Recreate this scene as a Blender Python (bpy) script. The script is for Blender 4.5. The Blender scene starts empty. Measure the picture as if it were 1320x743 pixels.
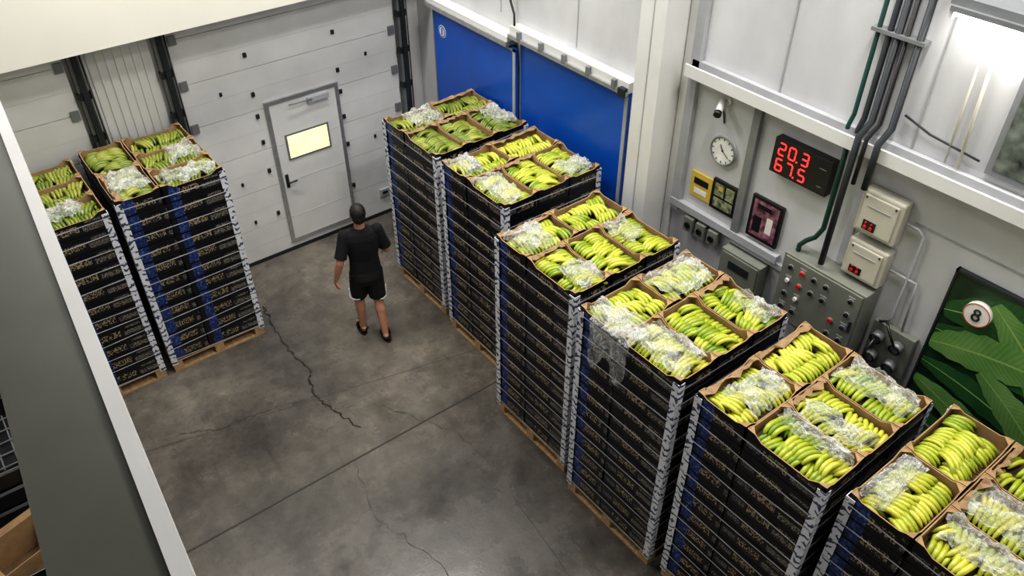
import bpy, bmesh, math, random
from math import sin, cos, pi, radians
from mathutils import Vector, Matrix
random.seed(7)
COL=bpy.context.scene.collection

# ------------------------------------------------------------------ materials
def newmat(name):
    m=bpy.data.materials.new(name); m.use_nodes=True
    nt=m.node_tree; b=nt.nodes["Principled BSDF"]
    return m,nt,b
def N(nt,t,**kw):
    n=nt.nodes.new(t)
    for k,v in kw.items(): setattr(n,k,v)
    return n
def L(nt,a,b): nt.links.new(a,b)
def mth(nt,op,a,b=None,c=None):
    n=nt.nodes.new("ShaderNodeMath"); n.operation=op
    for i,x in enumerate((a,b,c)):
        if x is None: continue
        if isinstance(x,(int,float)): n.inputs[i].default_value=x
        else: nt.links.new(x,n.inputs[i])
    return n.outputs[0]
def mixc(nt,f,a,b):
    n=nt.nodes.new("ShaderNodeMix"); n.data_type='RGBA'
    for i,x in ((0,f),(6,a),(7,b)):
        if isinstance(x,(int,float)): n.inputs[i].default_value=x
        elif isinstance(x,tuple): n.inputs[i].default_value=(x[0],x[1],x[2],1)
        else: nt.links.new(x,n.inputs[i])
    return n.outputs[2]
def noise(nt,scale,detail=4,vec=None,stretch=None,rough=0.5,dist=0.0,w=None):
    n=nt.nodes.new("ShaderNodeTexNoise"); n.inputs["Scale"].default_value=scale
    if w is not None:
        n.noise_dimensions='4D'; nt.links.new(w,n.inputs["W"])
    n.inputs["Detail"].default_value=detail; n.inputs["Roughness"].default_value=rough; n.inputs["Distortion"].default_value=dist
    if vec is None:
        vec=nt.nodes.new("ShaderNodeTexCoord").outputs["Object"]
    if stretch:
        mp=nt.nodes.new("ShaderNodeMapping"); mp.inputs["Scale"].default_value=stretch
        nt.links.new(vec,mp.inputs[0]); vec=mp.outputs[0]
    nt.links.new(vec,n.inputs["Vector"])
    return n.outputs["Fac"]
def ramp(nt,f,stops):
    r=nt.nodes.new("ShaderNodeValToRGB"); nt.links.new(f,r.inputs[0])
    while len(r.color_ramp.elements)<len(stops): r.color_ramp.elements.new(0.5)
    for e,(p,c) in zip(r.color_ramp.elements,stops):
        e.position=p; e.color=(c[0],c[1],c[2],1) if isinstance(c,tuple) else (c,c,c,1)
    return r.outputs[0]
def mat(name,col,rough=0.5,metal=0.0,var=0.15,scale=6,stretch=None,bump=0.0,emit=None,es=0):
    m,nt,b=newmat(name)
    f=noise(nt,scale,5,stretch=stretch)
    f2=ramp(nt,f,[(0.3,0.0),(0.7,1.0)])
    dark=tuple(c*(1-var) for c in col); li=tuple(min(1,c*(1+var*0.5)) for c in col)
    L(nt,mixc(nt,f2,dark,li),b.inputs["Base Color"])
    b.inputs["Roughness"].default_value=rough; b.inputs["Metallic"].default_value=metal
    if bump:
        bp=nt.nodes.new("ShaderNodeBump"); bp.inputs["Strength"].default_value=bump; bp.inputs["Distance"].default_value=0.01
        L(nt,f,bp.inputs["Height"]); L(nt,bp.outputs[0],b.inputs["Normal"])
    if emit:
        b.inputs["Emission Color"].default_value=(*emit,1); b.inputs["Emission Strength"].default_value=es
    return m

M={}
M['white']=mat("white_paint",(0.68,0.68,0.67),0.45,var=0.08,scale=2)
M['wallr']=mat("painted_panel_wall",(0.58,0.585,0.60),0.5,var=0.2,scale=1.4,stretch=(1,1,0.5))
M['wallb']=mat("back_wall_paint",(0.62,0.62,0.62),0.5,var=0.1,scale=1.5)
M['door']=mat("sectional_door_paint",(0.70,0.70,0.685),0.4,var=0.07,scale=3)
M['rib']=mat("door_rib_shade",(0.60,0.60,0.60),0.5,var=0.05)
M['soffit']=mat("cream_paint",(0.78,0.76,0.68),0.5,var=0.04,scale=1)
M['seam']=mat("seam_grey",(0.34,0.35,0.36),0.6)
M['lgrey']=mat("light_grey_paint",(0.40,0.41,0.43),0.45,var=0.12)
M['grey']=mat("grey_steel",(0.24,0.25,0.26),0.4,metal=0.3)
M['galv']=mat("galvanised_steel",(0.5,0.51,0.52),0.35,metal=0.7,scale=14)
M['dark']=mat("dark_metal",(0.03,0.035,0.04),0.45,metal=0.3)
M['black']=mat("black_plastic",(0.010,0.010,0.012),0.35)
M['blue']=mat("blue_door_paint",(0.006,0.095,0.50),0.30,var=0.2,scale=1.2)
M['beige']=mat("beige_plastic",(0.52,0.50,0.43),0.45,var=0.06)
M['pgrey']=mat("panel_grey_enamel",(0.19,0.20,0.17),0.4,var=0.12)
M['greenpipe']=mat("green_conduit",(0.006,0.045,0.035),0.4)
M['yellow']=mat("yellow_sign",(0.58,0.42,0.07),0.5)
M['wood']=mat("pallet_wood",(0.50,0.33,0.17),0.75,var=0.35,scale=8,stretch=(1,6,6))
M['card']=mat("brown_cardboard",(0.38,0.24,0.12),0.8,var=0.2,scale=10)
M['cardshade']=mat("cardboard_shaded_inside",(0.13,0.08,0.04),0.85,var=0.2,scale=10)  # same cardboard darkened: shade inside trays and boxes is put into the colour
M['kraft']=mat("kraft_paper",(0.33,0.21,0.11),0.75,var=0.3,scale=18)
M['strap']=mat("strapping_band",(0.62,0.64,0.68),0.3,var=0.3)
M['beamg']=mat("grey_green_beam_paint",(0.095,0.10,0.08),0.5,var=0.25,scale=2.0)
M['red']=mat("red_button",(0.6,0.01,0.01),0.35)
M['green']=mat("green_button",(0.01,0.30,0.1),0.35)
M['paper']=mat("paper",(0.75,0.74,0.7),0.7)
M['led']=mat("red_led",(0.6,0.01,0.01),0.4,emit=(1,0.03,0.03),es=3.0)
M['lamp']=mat("lamp_tube",(1,1,1),0.4,emit=(1,0.98,0.95),es=9)
M['winlit']=mat("lit_window",(0.9,0.85,0.5),0.3,emit=(1.0,0.88,0.48),es=0.75,var=0.5,scale=6)
M['skin']=mat("skin",(0.50,0.25,0.16),0.5,var=0.1,scale=12)
M['hair']=mat("hair",(0.012,0.01,0.009),0.6,var=0.4,scale=60,bump=0.5)
M['cloth']=mat("black_cloth",(0.005,0.005,0.007),0.9,var=0.3,scale=20,bump=0.3)
M['cloth2']=mat("black_shorts_cloth",(0.007,0.007,0.009),0.85,var=0.3,scale=20,bump=0.3)
M['trimw']=mat("white_trim_cloth",(0.7,0.7,0.7),0.7)

def floor_mat():
    m,nt,b=newmat("worn_concrete")
    n1=noise(nt,0.42,6,rough=0.58,dist=0.2); n2=noise(nt,5,10,rough=0.78,dist=0.1); n3=noise(nt,40,4); n4=noise(nt,1.3,9,rough=0.7,dist=0.2)
    n5=noise(nt,1,6,stretch=(9,1.2,1),rough=0.7); n6=noise(nt,2.2,10,rough=0.8)
    c1=ramp(nt,n1,[(0.36,(0.075,0.068,0.060)),(0.50,(0.125,0.112,0.096)),(0.62,(0.205,0.182,0.150))])
    c2=ramp(nt,n2,[(0.33,0.58),(0.50,0.92),(0.66,1.25)])
    c3=ramp(nt,n4,[(0.36,0.58),(0.55,1.0)])
    c4=ramp(nt,n5,[(0.56,1.0),(0.70,0.70)])
    c5=ramp(nt,n6,[(0.56,1.0),(0.72,1.45)])
    def mul(a,c,f):
        mx=N(nt,"ShaderNodeMix",data_type='RGBA',blend_type='MULTIPLY'); mx.inputs[0].default_value=f
        L(nt,a,mx.inputs[6]); L(nt,c,mx.inputs[7]); return mx.outputs[2]
    L(nt,mul(mul(mul(mul(c1,c2,0.85),c3,0.8),c4,0.8),c5,0.9),b.inputs["Base Color"])
    r=ramp(nt,n4,[(0.35,0.12),(0.62,0.36)]); L(nt,r,b.inputs["Roughness"])
    bp=N(nt,"ShaderNodeBump"); bp.inputs["Strength"].default_value=0.08; bp.inputs["Distance"].default_value=0.01
    L(nt,n3,bp.inputs["Height"]); L(nt,bp.outputs[0],b.inputs["Normal"])
    return m
M['floor']=floor_mat()
M['crack']=mat("crack_dark",(0.025,0.023,0.02),0.9)
M['joint']=mat("joint_filler",(0.035,0.033,0.03),0.7)

def carton_mat(name,blue):
    m,nt,b=newmat(name)
    uv=N(nt,"ShaderNodeUVMap").outputs[0]
    rw=mth(nt,'MULTIPLY',N(nt,"ShaderNodeNewGeometry").outputs["Random Per Island"],60)
    s=N(nt,"ShaderNodeSeparateXYZ"); L(nt,uv,s.inputs[0]); u,v=s.outputs[0],s.outputs[1]
    def band(x,a,c): return mth(nt,'MULTIPLY',mth(nt,'GREATER_THAN',x,a),mth(nt,'LESS_THAN',x,c))
    c=(0.004,0.004,0.007)
    t1=noise(nt,1,3,vec=uv,stretch=(85,48,1),w=rw); tm=mth(nt,'GREATER_THAN',t1,0.52)
    logo=mth(nt,'MULTIPLY',mth(nt,'MULTIPLY',band(u,0.15,0.34),band(v,0.045,0.115)),tm)
    t2=noise(nt,1,2,vec=uv,stretch=(130,110,1),w=rw); tm2=mth(nt,'GREATER_THAN',t2,0.52)
    small=mth(nt,'MULTIPLY',mth(nt,'MULTIPLY',band(u,0.37,0.57),band(v,0.03,0.085)),tm2)
    small2=mth(nt,'MULTIPLY',mth(nt,'MULTIPLY',band(u,0.40,0.54),band(v,0.115,0.14)),tm2)
    small3=mth(nt,'MULTIPLY',mth(nt,'MULTIPLY',band(u,0.02,0.13),band(v,0.05,0.10)),tm2)
    base=c
    c=mixc(nt,logo,base,(0.36,0.29,0.17))
    c=mixc(nt,mth(nt,'MAXIMUM',small,small2),c,(0.30,0.27,0.22))
    if blue:
        bl=mth(nt,'MULTIPLY',band(u,0.055,0.150),band(v,0.008,0.172))
        bn=noise(nt,1,4,vec=uv,stretch=(45,32,1),w=rw)
        blc=ramp(nt,bn,[(0.36,(0.006,0.012,0.05)),(0.54,(0.013,0.040,0.18)),(0.68,(0.10,0.17,0.38)),(0.78,(0.4,0.5,0.6))])
        c=mixc(nt,bl,c,blc)
    else: c=mixc(nt,small3,c,(0.20,0.19,0.19))
    hole=mth(nt,'MULTIPLY',band(u,0.25,0.35),band(v,0.13,0.155))
    c=mixc(nt,hole,c,(0.001,0.001,0.001))
    L(nt,c,b.inputs["Base Color"]); b.inputs["Roughness"].default_value=0.42
    return m
M['carton']=carton_mat("printed_black_carton",False)
M['cartonb']=carton_mat("printed_black_carton_blue_band",True)
def post_mat():
    m,nt,b=newmat("printed_corner_post")
    tc=N(nt,"ShaderNodeTexCoord").outputs["Object"]
    s=N(nt,"ShaderNodeSeparateXYZ"); L(nt,tc,s.inputs[0])
    n=noise(nt,1,2,vec=tc,stretch=(14,14,9))
    fr=mth(nt,'FRACT',mth(nt,'ADD',mth(nt,'MULTIPLY',s.outputs[2],15.0),mth(nt,'MULTIPLY',n,2.5)))
    f=mth(nt,'MULTIPLY',mth(nt,'LESS_THAN',fr,0.36),mth(nt,'GREATER_THAN',n,0.44))
    L(nt,mixc(nt,f,(0.74,0.76,0.80),(0.06,0.07,0.12)),b.inputs["Base Color"]); b.inputs["Roughness"].default_value=0.45
    return m
M['post']=post_mat()
def banana_mat(name,a,bb,c):
    m,nt,b=newmat(name)
    g=N(nt,"ShaderNodeNewGeometry").outputs["Random Per Island"]
    uv=N(nt,"ShaderNodeUVMap").outputs[0]
    s=N(nt,"ShaderNodeSeparateXYZ"); L(nt,uv,s.inputs[0])
    g2=mth(nt,'ADD',mth(nt,'MULTIPLY',g,0.35),mth(nt,'MULTIPLY',s.outputs[1],0.65))
    col=ramp(nt,g2,[(0.05,a),(0.42,bb),(0.88,c)])
    e=mth(nt,'ABSOLUTE',mth(nt,'SUBTRACT',s.outputs[0],0.5))
    green=ramp(nt,e,[(0.14,0.0),(0.44,0.6)])
    col=mixc(nt,green,col,a)
    tip=ramp(nt,e,[(0.41,0.0),(0.5,1.0)])
    col=mixc(nt,tip,col,(0.07,0.08,0.015))
    n=noise(nt,26,4); sp=ramp(nt,n,[(0.58,0.0),(0.74,0.5)])
    col=mixc(nt,sp,col,(0.14,0.15,0.02))
    L(nt,col,b.inputs["Base Color"]); b.inputs["Roughness"].default_value=0.34
    return m
M['ban1']=banana_mat("banana_yellow_green",(0.13,0.24,0.015),(0.40,0.46,0.035),(0.64,0.61,0.09))
M['ban2']=banana_mat("banana_green",(0.09,0.15,0.02),(0.20,0.25,0.035),(0.40,0.40,0.08))
def film_mat():
    m,nt,b=newmat("clear_plastic_film")
    out=nt.nodes["Material Output"]
    tr=N(nt,"ShaderNodeBsdfTransparent")
    b.inputs["Base Color"].default_value=(0.80,0.82,0.80,1); b.inputs["Roughness"].default_value=0.18
    def crease(sc,wd,dist):
        n=noise(nt,sc,3,rough=0.6,dist=dist)
        a=mth(nt,'ABSOLUTE',mth(nt,'SUBTRACT',n,0.5))
        return ramp(nt,a,[(0.0,1.0),(wd,0.0)])
    c1=crease(9,0.034,0.8); c2=crease(22,0.030,0.6)
    big=ramp(nt,noise(nt,7,3),[(0.42,0.0),(0.65,0.34)])
    f=mth(nt,'ADD',mth(nt,'MULTIPLY',mth(nt,'MAXIMUM',c1,mth(nt,'MULTIPLY',c2,0.6)),0.38),mth(nt,'ADD',big,0.13))
    f=mth(nt,'MINIMUM',f,0.7)
    bp=N(nt,"ShaderNodeBump"); bp.inputs["Strength"].default_value=0.6; bp.inputs["Distance"].default_value=0.01
    L(nt,c1,bp.inputs["Height"]); L(nt,bp.outputs[0],b.inputs["Normal"])
    mx=N(nt,"ShaderNodeMixShader"); L(nt,f,mx.inputs[0]); L(nt,tr.outputs[0],mx.inputs[1]); L(nt,b.outputs[0],mx.inputs[2])
    L(nt,mx.outputs[0],out.inputs[0]); return m
M['film']=film_mat()
def leaf_mat(name,a,bb):
    m,nt,b=newmat(name)
    uv=N(nt,"ShaderNodeUVMap").outputs[0]
    s=N(nt,"ShaderNodeSeparateXYZ"); L(nt,uv,s.inputs[0])
    av=mth(nt,'ABSOLUTE',s.outputs[1])
    w=mth(nt,'SINE',mth(nt,'MULTIPLY',mth(nt,'SUBTRACT',s.outputs[0],mth(nt,'MULTIPLY',av,0.12)),150))
    n=noise(nt,4,4)
    f=mth(nt,'ADD',mth(nt,'MULTIPLY_ADD',w,0.12,-0.1),mth(nt,'MULTIPLY',n,1.2))
    c=mixc(nt,f,a,bb)
    rib=mth(nt,'LESS_THAN',av,0.05)
    c=mixc(nt,rib,c,(0.25,0.38,0.12))
    L(nt,c,b.inputs["Base Color"]); b.inputs["Roughness"].default_value=0.5; return m
M['leafl']=leaf_mat("printed_leaf_light",(0.05,0.17,0.03),(0.20,0.35,0.11))
M['leafd']=leaf_mat("printed_leaf_dark",(0.008,0.05,0.014),(0.03,0.12,0.03))
M['mural']=mat("mural_background",(0.012,0.04,0.018),0.4,var=0.8,scale=3)

# ------------------------------------------------------------------ mesh builder
class MB:
    def __init__(s): s.v=[];s.f=[];s.m=[];s.uv=[];s.mats=[];s.sm=[]
    def mi(s,k):
        if k not in s.mats: s.mats.append(k)
        return s.mats.index(k)
    def face(s,pts,k,uv=None,sm=False):
        i=len(s.v); s.v+= [tuple(p) for p in pts]; s.f.append(list(range(i,i+len(pts)))); s.m.append(s.mi(k))
        s.uv.append(uv or [(-1,-1)]*len(pts)); s.sm.append(sm)
    def box(s,x0,x1,y0,y1,z0,z1,k,uvs=False,flip=False):
        if x0>x1:x0,x1=x1,x0
        if y0>y1:y0,y1=y1,y0
        if z0>z1:z0,z1=z1,z0
        i=len(s.v)
        s.v+=[(x0,y0,z0),(x1,y0,z0),(x1,y1,z0),(x0,y1,z0),(x0,y0,z1),(x1,y0,z1),(x1,y1,z1),(x0,y1,z1)]
        dx,dy,dz=x1-x0,y1-y0,z1-z0
        fs=[([0,3,2,1],0,0),([4,5,6,7],0,0),([0,1,5,4],dx,dz),([1,2,6,5],dy,dz),([2,3,7,6],dx,dz),([3,0,4,7],dy,dz)]
        for q,a,c in fs:
            s.f.append([i+j for j in q]); s.m.append(s.mi(k)); s.sm.append(False)
            s.uv.append([(0,0),(a,0),(a,c),(0,c)] if (uvs and a) else [(-1,-1)]*4)
    def tube(s,pts,rad,sides,k,sm=True,cap=True,up=None,vt=None):
        P=[Vector(p) for p in pts]; n=len(P); base=len(s.v); prev=None
        for i in range(n):
            t=(P[min(i+1,n-1)]-P[max(i-1,0)]).normalized()
            if prev is None:
                a=Vector(up) if up else (Vector((0,0,1)) if abs(t.z)<0.9 else Vector((1,0,0)))
            else: a=prev
            a=(a-t*a.dot(t)).normalized(); prev=a; bb=t.cross(a)
            r=rad[i] if isinstance(rad,(list,tuple)) else rad
            for j in range(sides):
                th=2*pi*j/sides
                s.v.append(tuple(P[i]+a*(r*cos(th))+bb*(r*sin(th))))
        for i in range(n-1):
            for j in range(sides):
                j2=(j+1)%sides
                s.f.append([base+i*sides+j,base+i*sides+j2,base+(i+1)*sides+j2,base+(i+1)*sides+j]); s.m.append(s.mi(k)); s.sm.append(sm)
                u0,u1=i/(n-1),(i+1)/(n-1); vv=vt if vt is not None else j/sides
                s.uv.append([(u0,vv),(u0,vv),(u1,vv),(u1,vv)])
        if cap:
            s.f.append([base+j for j in range(sides)][::-1]); s.m.append(s.mi(k)); s.sm.append(False); s.uv.append([(0,0)]*sides)
            s.f.append([base+(n-1)*sides+j for j in range(sides)]); s.m.append(s.mi(k)); s.sm.append(False); s.uv.append([(1,0)]*sides)
    def cyl(s,p0,p1,r,k,sides=20): s.tube([p0,p1],r,sides,k,sm=False if sides<8 else True)
    def ring(s,c,R,r,axis,k,n=28,m=6):
        c=Vector(c); ax=Vector(axis).normalized(); a=ax.orthogonal().normalized(); b=ax.cross(a); base=len(s.v)
        for i in range(n):
            th=2*pi*i/n; d=a*cos(th)+b*sin(th)
            for j in range(m):
                ph=2*pi*j/m; s.v.append(tuple(c+d*(R+r*cos(ph))+ax*(r*sin(ph))))
        for i in range(n):
            for j in range(m):
                s.f.append([base+i*m+j,base+((i+1)%n)*m+j,base+((i+1)%n)*m+(j+1)%m,base+i*m+(j+1)%m]); s.m.append(s.mi(k)); s.sm.append(True); s.uv.append([(0,0)]*4)
    def loft(s,rings,k,sides=24):
        base=len(s.v); n=len(rings)
        for cx,cy,z,rx,ry in rings:
            for j in range(sides):
                th=2*pi*j/sides; s.v.append((cx+rx*cos(th),cy+ry*sin(th),z))
        for i in range(n-1):
            for j in range(sides):
                j2=(j+1)%sides
                s.f.append([base+i*sides+j,base+i*sides+j2,base+(i+1)*sides+j2,base+(i+1)*sides+j]); s.m.append(s.mi(k)); s.sm.append(True); s.uv.append([(0,0)]*4)
        s.f.append([base+j for j in range(sides)][::-1]); s.m.append(s.mi(k)); s.sm.append(False); s.uv.append([(0,0)]*sides)
        s.f.append([base+(n-1)*sides+j for j in range(sides)]); s.m.append(s.mi(k)); s.sm.append(False); s.uv.append([(0,0)]*sides)
    def capsule(s,p0,p1,r0,r1,k,sides=14):
        p0=Vector(p0);p1=Vector(p1); d=(p1-p0).normalized(); P=[];Rr=[]
        for i in range(5):
            a=(i/4)*pi/2; P.append(p0-d*(r0*cos(a))); Rr.append(max(r0*sin(a),0.0008))
        for i in range(5):
            a=(i/4)*pi/2; P.append(p1+d*(r1*sin(a))); Rr.append(max(r1*cos(a),0.0008))
        s.tube(P,Rr,sides,k)
    def ellipsoid(s,c,r,k,rot=None):
        base=len(s.v); nu,nv=16,10; c=Vector(c)
        for i in range(nv+1):
            ph=pi*i/nv
            for j in range(nu):
                th=2*pi*j/nu
                p=Vector((r[0]*max(sin(ph),0.02)*cos(th),r[1]*max(sin(ph),0.02)*sin(th),-r[2]*cos(ph)))
                if rot: p=rot@p
                s.v.append(tuple(c+p))
        for i in range(nv):
            for j in range(nu):
                j2=(j+1)%nu
                s.f.append([base+i*nu+j,base+i*nu+j2,base+(i+1)*nu+j2,base+(i+1)*nu+j]); s.m.append(s.mi(k)); s.sm.append(True); s.uv.append([(0,0)]*4)
        s.f.append([base+j for j in range(nu)][::-1]); s.m.append(s.mi(k)); s.sm.append(True); s.uv.append([(0,0)]*nu)
        s.f.append([base+nv*nu+j for j in range(nu)]); s.m.append(s.mi(k)); s.sm.append(True); s.uv.append([(0,0)]*nu)
    def obj(s,name,parent=None,loc=None,bevel=0):
        me=bpy.data.meshes.new(name); me.from_pydata(s.v,[],s.f)
        for k in s.mats: me.materials.append(M[k])
        me.polygons.foreach_set("material_index",s.m)
        me.polygons.foreach_set("use_smooth",s.sm)
        ul=me.uv_layers.new(name="UVMap"); flat=[]
        for q in s.uv:
            for a in q: flat+= [a[0],a[1]]
        ul.data.foreach_set("uv",flat)
        me.update()
        o=bpy.data.objects.new(name,me); COL.objects.link(o)
        if loc: o.location=loc
        if parent: o.parent=parent
        if bevel:
            b=o.modifiers.new("bevel",'BEVEL'); b.width=bevel; b.segments=2; b.limit_method='ANGLE'
        return o
def empty(name,loc=(0,0,0),rz=0):
    e=bpy.data.objects.new(name,None); COL.objects.link(e); e.location=loc; e.rotation_euler=(0,0,rz); e.empty_display_size=0.2; return e

XW=5.15; YB=8.5; CEIL=7.5; XL=-2.6; YN=-2.5
# ------------------------------------------------------------------ room shell
def single_box(name,x0,x1,y0,y1,z0,z1,k):
    b=MB(); b.box(x0,x1,y0,y1,z0,z1,k); return b.obj(name)
single_box("floor",XL,XW+0.2,YN,YB+0.2,-0.1,0,'floor')
single_box("ceiling",XL,XW+0.2,YN,YB+0.2,CEIL,CEIL+0.1,'lgrey')
single_box("wall_right",XW,XW+0.2,YN,YB+0.2,0,CEIL,'wallr')
single_box("wall_back",XL,XW,YB,YB+0.2,0,CEIL,'wallb')
single_box("wall_left",XL-0.2,XL,YN,YB+0.2,0,CEIL,'wallb')
single_box("wall_front",XL,XW,YN-0.2,YN,0,CEIL,'wallb')
single_box("trim_header",XL,XW,8.05,YB,3.22,4.9,'soffit')

b=MB()
b.box(-2.4,5.1,4.93,4.95,0.0,0.0015,'joint')
b.face([(-2,6.83,0.001),(5,5.18,0.001),(5,5.187,0.001),(-2,6.837,0.001)],'joint')
b.face([(2.86,3.67,0.001),(2.867,3.67,0.001),(2.4,0,0.001),(2.393,0,0.001)],'joint')
b.obj("trim_floor_joints")
def crack(name,pts,w,seed):
    rnd=random.Random(seed); P=[]
    for i in range(len(pts)-1):
        a=Vector(pts[i]);c=Vector(pts[i+1]); n=10
        for k in range(n): P.append(a.lerp(c,k/n)+Vector((rnd.uniform(-.025,.025),rnd.uniform(-.02,.02))))
    P.append(Vector(pts[-1])); bb=MB()
    for i in range(len(P)-1):
        t=(P[i+1]-P[i]).normalized(); n=Vector((-t.y,t.x)); w0=w*(0.5+rnd.random())*0.5
        bb.face([(*(P[i]-n*w0),.0012),(*(P[i+1]-n*w0),.0012),(*(P[i+1]+n*w0),.0012),(*(P[i]+n*w0),.0012)],'crack')
    return bb.obj(name)
crack("floor_crack",[(2.21,7.63),(2.13,7.25),(2.10,6.7),(2.13,6.3),(2.01,6.02),(2.06,5.63),(2.17,5.26)],0.019,3)
crack("floor_crack",[(2.05,5.9),(1.6,6.05),(1.1,6.1),(0.7,6.3)],0.007,5)
crack("floor_crack",[(2.5,5.4),(2.9,4.6),(2.95,4.0)],0.005,9)
crack("floor_crack",[(1.9,4.9),(1.75,4.2),(1.95,3.5),(1.8,2.6)],0.005,12)

# ------------------------------------------------------------------ sectional doors on back wall
def sect_door(name,x0,x1,person=False):
    b=MB(); y0=YB-0.055; H=3.5; nsec=7; h=H/nsec
    for i in range(nsec):
        b.box(x0,x1,y0,YB-0.002,i*h+0.003,(i+1)*h-0.003,'door')
    b.box(x0,x1,YB-0.03,YB-0.003,0,H,'seam')
    for i in range(nsec):
        for q in (0.5,): b.box(x0,x1,y0-0.001,y0,i*h+h*q-0.003,i*h+h*q+0.003,'rib')
    b.box(x0,x1,y0-0.01,YB-0.03,0,0.05,'dark')
    xs=[2.9,3.96] if person else [x0+0.8]
    for x in xs:
        for z in (0.62,1.22,1.60,1.93,2.20,2.66):
            b.box(x-0.018,x+0.018,y0-0.022,y0,z-0.024,z+0.024,'dark')
    for z in (0.5,1.0,1.5,2.0,2.5,3.0):
        for x in (x0+0.05,x1-0.05): b.box(x-0.04,x+0.04,y0-0.025,y0,z-0.05,z+0.05,'grey')
    if person:
        b.box(x1-0.45,x1-0.31,y0-0.03,y0,0.30,0.40,'lgrey'); b.box(x1-0.42,x1-0.34,y0-0.034,y0-0.03,0.33,0.37,'dark')
        for x,z in ((2.55,1.15),(2.55,2.3),(2.6,0.6),(4.35,2.3),(4.35,1.2)):
            b.box(x-0.014,x+0.014,y0-0.015,y0,z-0.02,z+0.02,'dark')
    return b.obj(name)
sect_door("sectional_door",2.14,4.77,True)
sect_door("sectional_door",-1.6,1.15)
def track(name,x):
    b=MB(); b.box(x-0.05,x+0.05,YB-0.1,YB-0.001,0,3.22,'grey'); b.box(x-0.02,x+0.03,YB-0.15,YB-0.1,0,3.22,'dark')
    for i in range(7):
        z=0.4+i*0.45; b.box(x-0.07,x+0.07,YB-0.12,YB-0.06,z,z+0.07,'dark')
    b.cyl((x+0.06,YB-0.13,0.02),(x+0.06,YB-0.13,3.2),0.008,'black',8)
    b.obj(name)
track("door_track",1.24); track("door_track",2.05); track("door_track",4.86)
b=MB(); b.box(1.33,1.96,YB-0.03,YB-0.001,0,3.22,'white')
for i in range(7):
    x=1.36+i*0.085; b.box(x,x+0.03,YB-0.042,YB-0.03,0,3.22,'white')
b.obj("ribbed_wall_panel")
e=empty("personnel_door",(3.46,YB-0.057,0))
b=MB(); y=-0.03
x0,x1,z0,z1=-0.42,0.42,0.18,2.02; w=0.045
b.box(x0,x1,-0.02,0,z0,z1,'door'); b.obj("leaf",e)
b=MB()
b.box(x0-w,x0,y,0,z0-w,z1+w,'galv'); b.box(x1,x1+w,y,0,z0-w,z1+w,'galv'); b.box(x0,x1,y,0,z1,z1+w,'galv'); b.box(x0,x1,y,0,z0-w,z0,'galv')
for z in (.5,1.0,1.5): b.box(x0,x1,-0.022,-0.02,z-0.004,z+0.004,'rib')
b.obj("frame",e)
b=MB(); b.box(-0.30,0.27,-0.03,-0.02,1.27,1.61,'grey'); b.obj("window_gasket",e,bevel=0.004)
b=MB(); b.box(-0.275,0.245,-0.033,-0.029,1.295,1.585,'winlit'); b.obj("window_pane",e)
b=MB(); b.box(-0.39,-0.35,-0.03,-0.02,0.92,1.10,'dark'); b.cyl((-0.37,-0.03,1.0),(-0.37,-0.07,1.0),0.01,'dark',10); b.cyl((-0.37,-0.065,1.0),(-0.26,-0.065,1.0),0.01,'dark',10)
b.obj("handle",e)
b=MB(); b.box(0.05,0.32,-0.06,-0.02,1.93,1.99,'lgrey'); b.cyl((0.1,-0.06,1.97),(-0.2,-0.08,1.99),0.008,'grey',8); b.obj("closer",e)

# ------------------------------------------------------------------ right wall: blue doors, rail, column
def blue_door(name,y0,y1,z1,x,th):
    b=MB(); b.box(x,x+th,y0,y1,0.03,z1,'blue')
    f=0.04
    b.box(x-0.010,x,y0,y0+f,0.03,z1,'lgrey'); b.box(x-0.010,x,y1-f*0.4,y1,0.03,z1,'grey'); b.box(x-0.010,x,y0,y1,z1-0.025,z1,'grey')
    b.box(x-0.012,x,(y0+y1)/2-0.02,(y0+y1)/2+0.02,1.0,1.25,'dark')
    return b
b=blue_door("a",6.42,7.98,2.83,5.045,0.04)
b.cyl((5.045,7.80,2.60),(5.04,7.80,2.60),0.075,'paper',24); b.ring((5.04,7.80,2.60),0.06,0.006,(1,0,0),'blue')
b.box(5.037,5.04,7.79,7.81,2.56,2.64,'blue'); b.obj("blue_sliding_door")
b=blue_door("b",4.80,6.40,2.93,5.095,0.04); b.obj("blue_sliding_door")
b=MB(); b.box(5.03,XW-0.001,4.75,6.5,2.97,3.07,'white'); b.box(5.0,5.03,4.75,6.5,2.95,2.99,'galv')
for i in range(5): b.box(4.99,5.04,4.9+i*0.35,4.94+i*0.35,2.97,3.06,'grey')
b.box(4.98,5.03,4.76,4.84,2.94,3.02,'dark')
b.obj("door_rail")
b=MB(); b.box(4.98,XW-0.001,6.51,8.05,2.85,2.90,'galv'); b.box(5.0,XW-0.001,6.51,8.05,2.90,2.95,'white'); b.obj("door_rail")
b=MB(); pts=[(5.12,6.9,4.2),(5.1,6.5,3.6),(5.08,6.55,3.3),(5.05,6.45,3.2),(5.03,6.42,3.09)]
b.tube(pts,0.012,8,'dark'); b.tube([(5.13,6.0,3.9),(5.11,6.3,3.5),(5.11,6.6,3.35),(5.13,6.8,3.5)],0.008,8,'dark'); b.obj("door_power_cable")
b=MB(); b.box(4.85,XW-0.001,4.25,4.53,0,CEIL-0.001,'white'); b.box(4.845,4.85,4.38,4.39,0,CEIL-0.001,'lgrey'); b.obj("white_column",bevel=0.004)
b=MB()
b.box(5.10,XW-0.001,4.06,4.15,2.05,CEIL-.01,'lgrey'); b.box(5.12,XW-0.001,4.16,4.24,0,CEIL-.01,'white')
b.box(5.10,XW-0.001,3.38,3.45,2.15,3.37,'grey')
b.box(5.09,XW-0.001,2.95,4.15,2.09,2.16,'lgrey')
b.box(5.11,XW-0.001,2.82,3.45,2.04,2.09,'lgrey')
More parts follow.
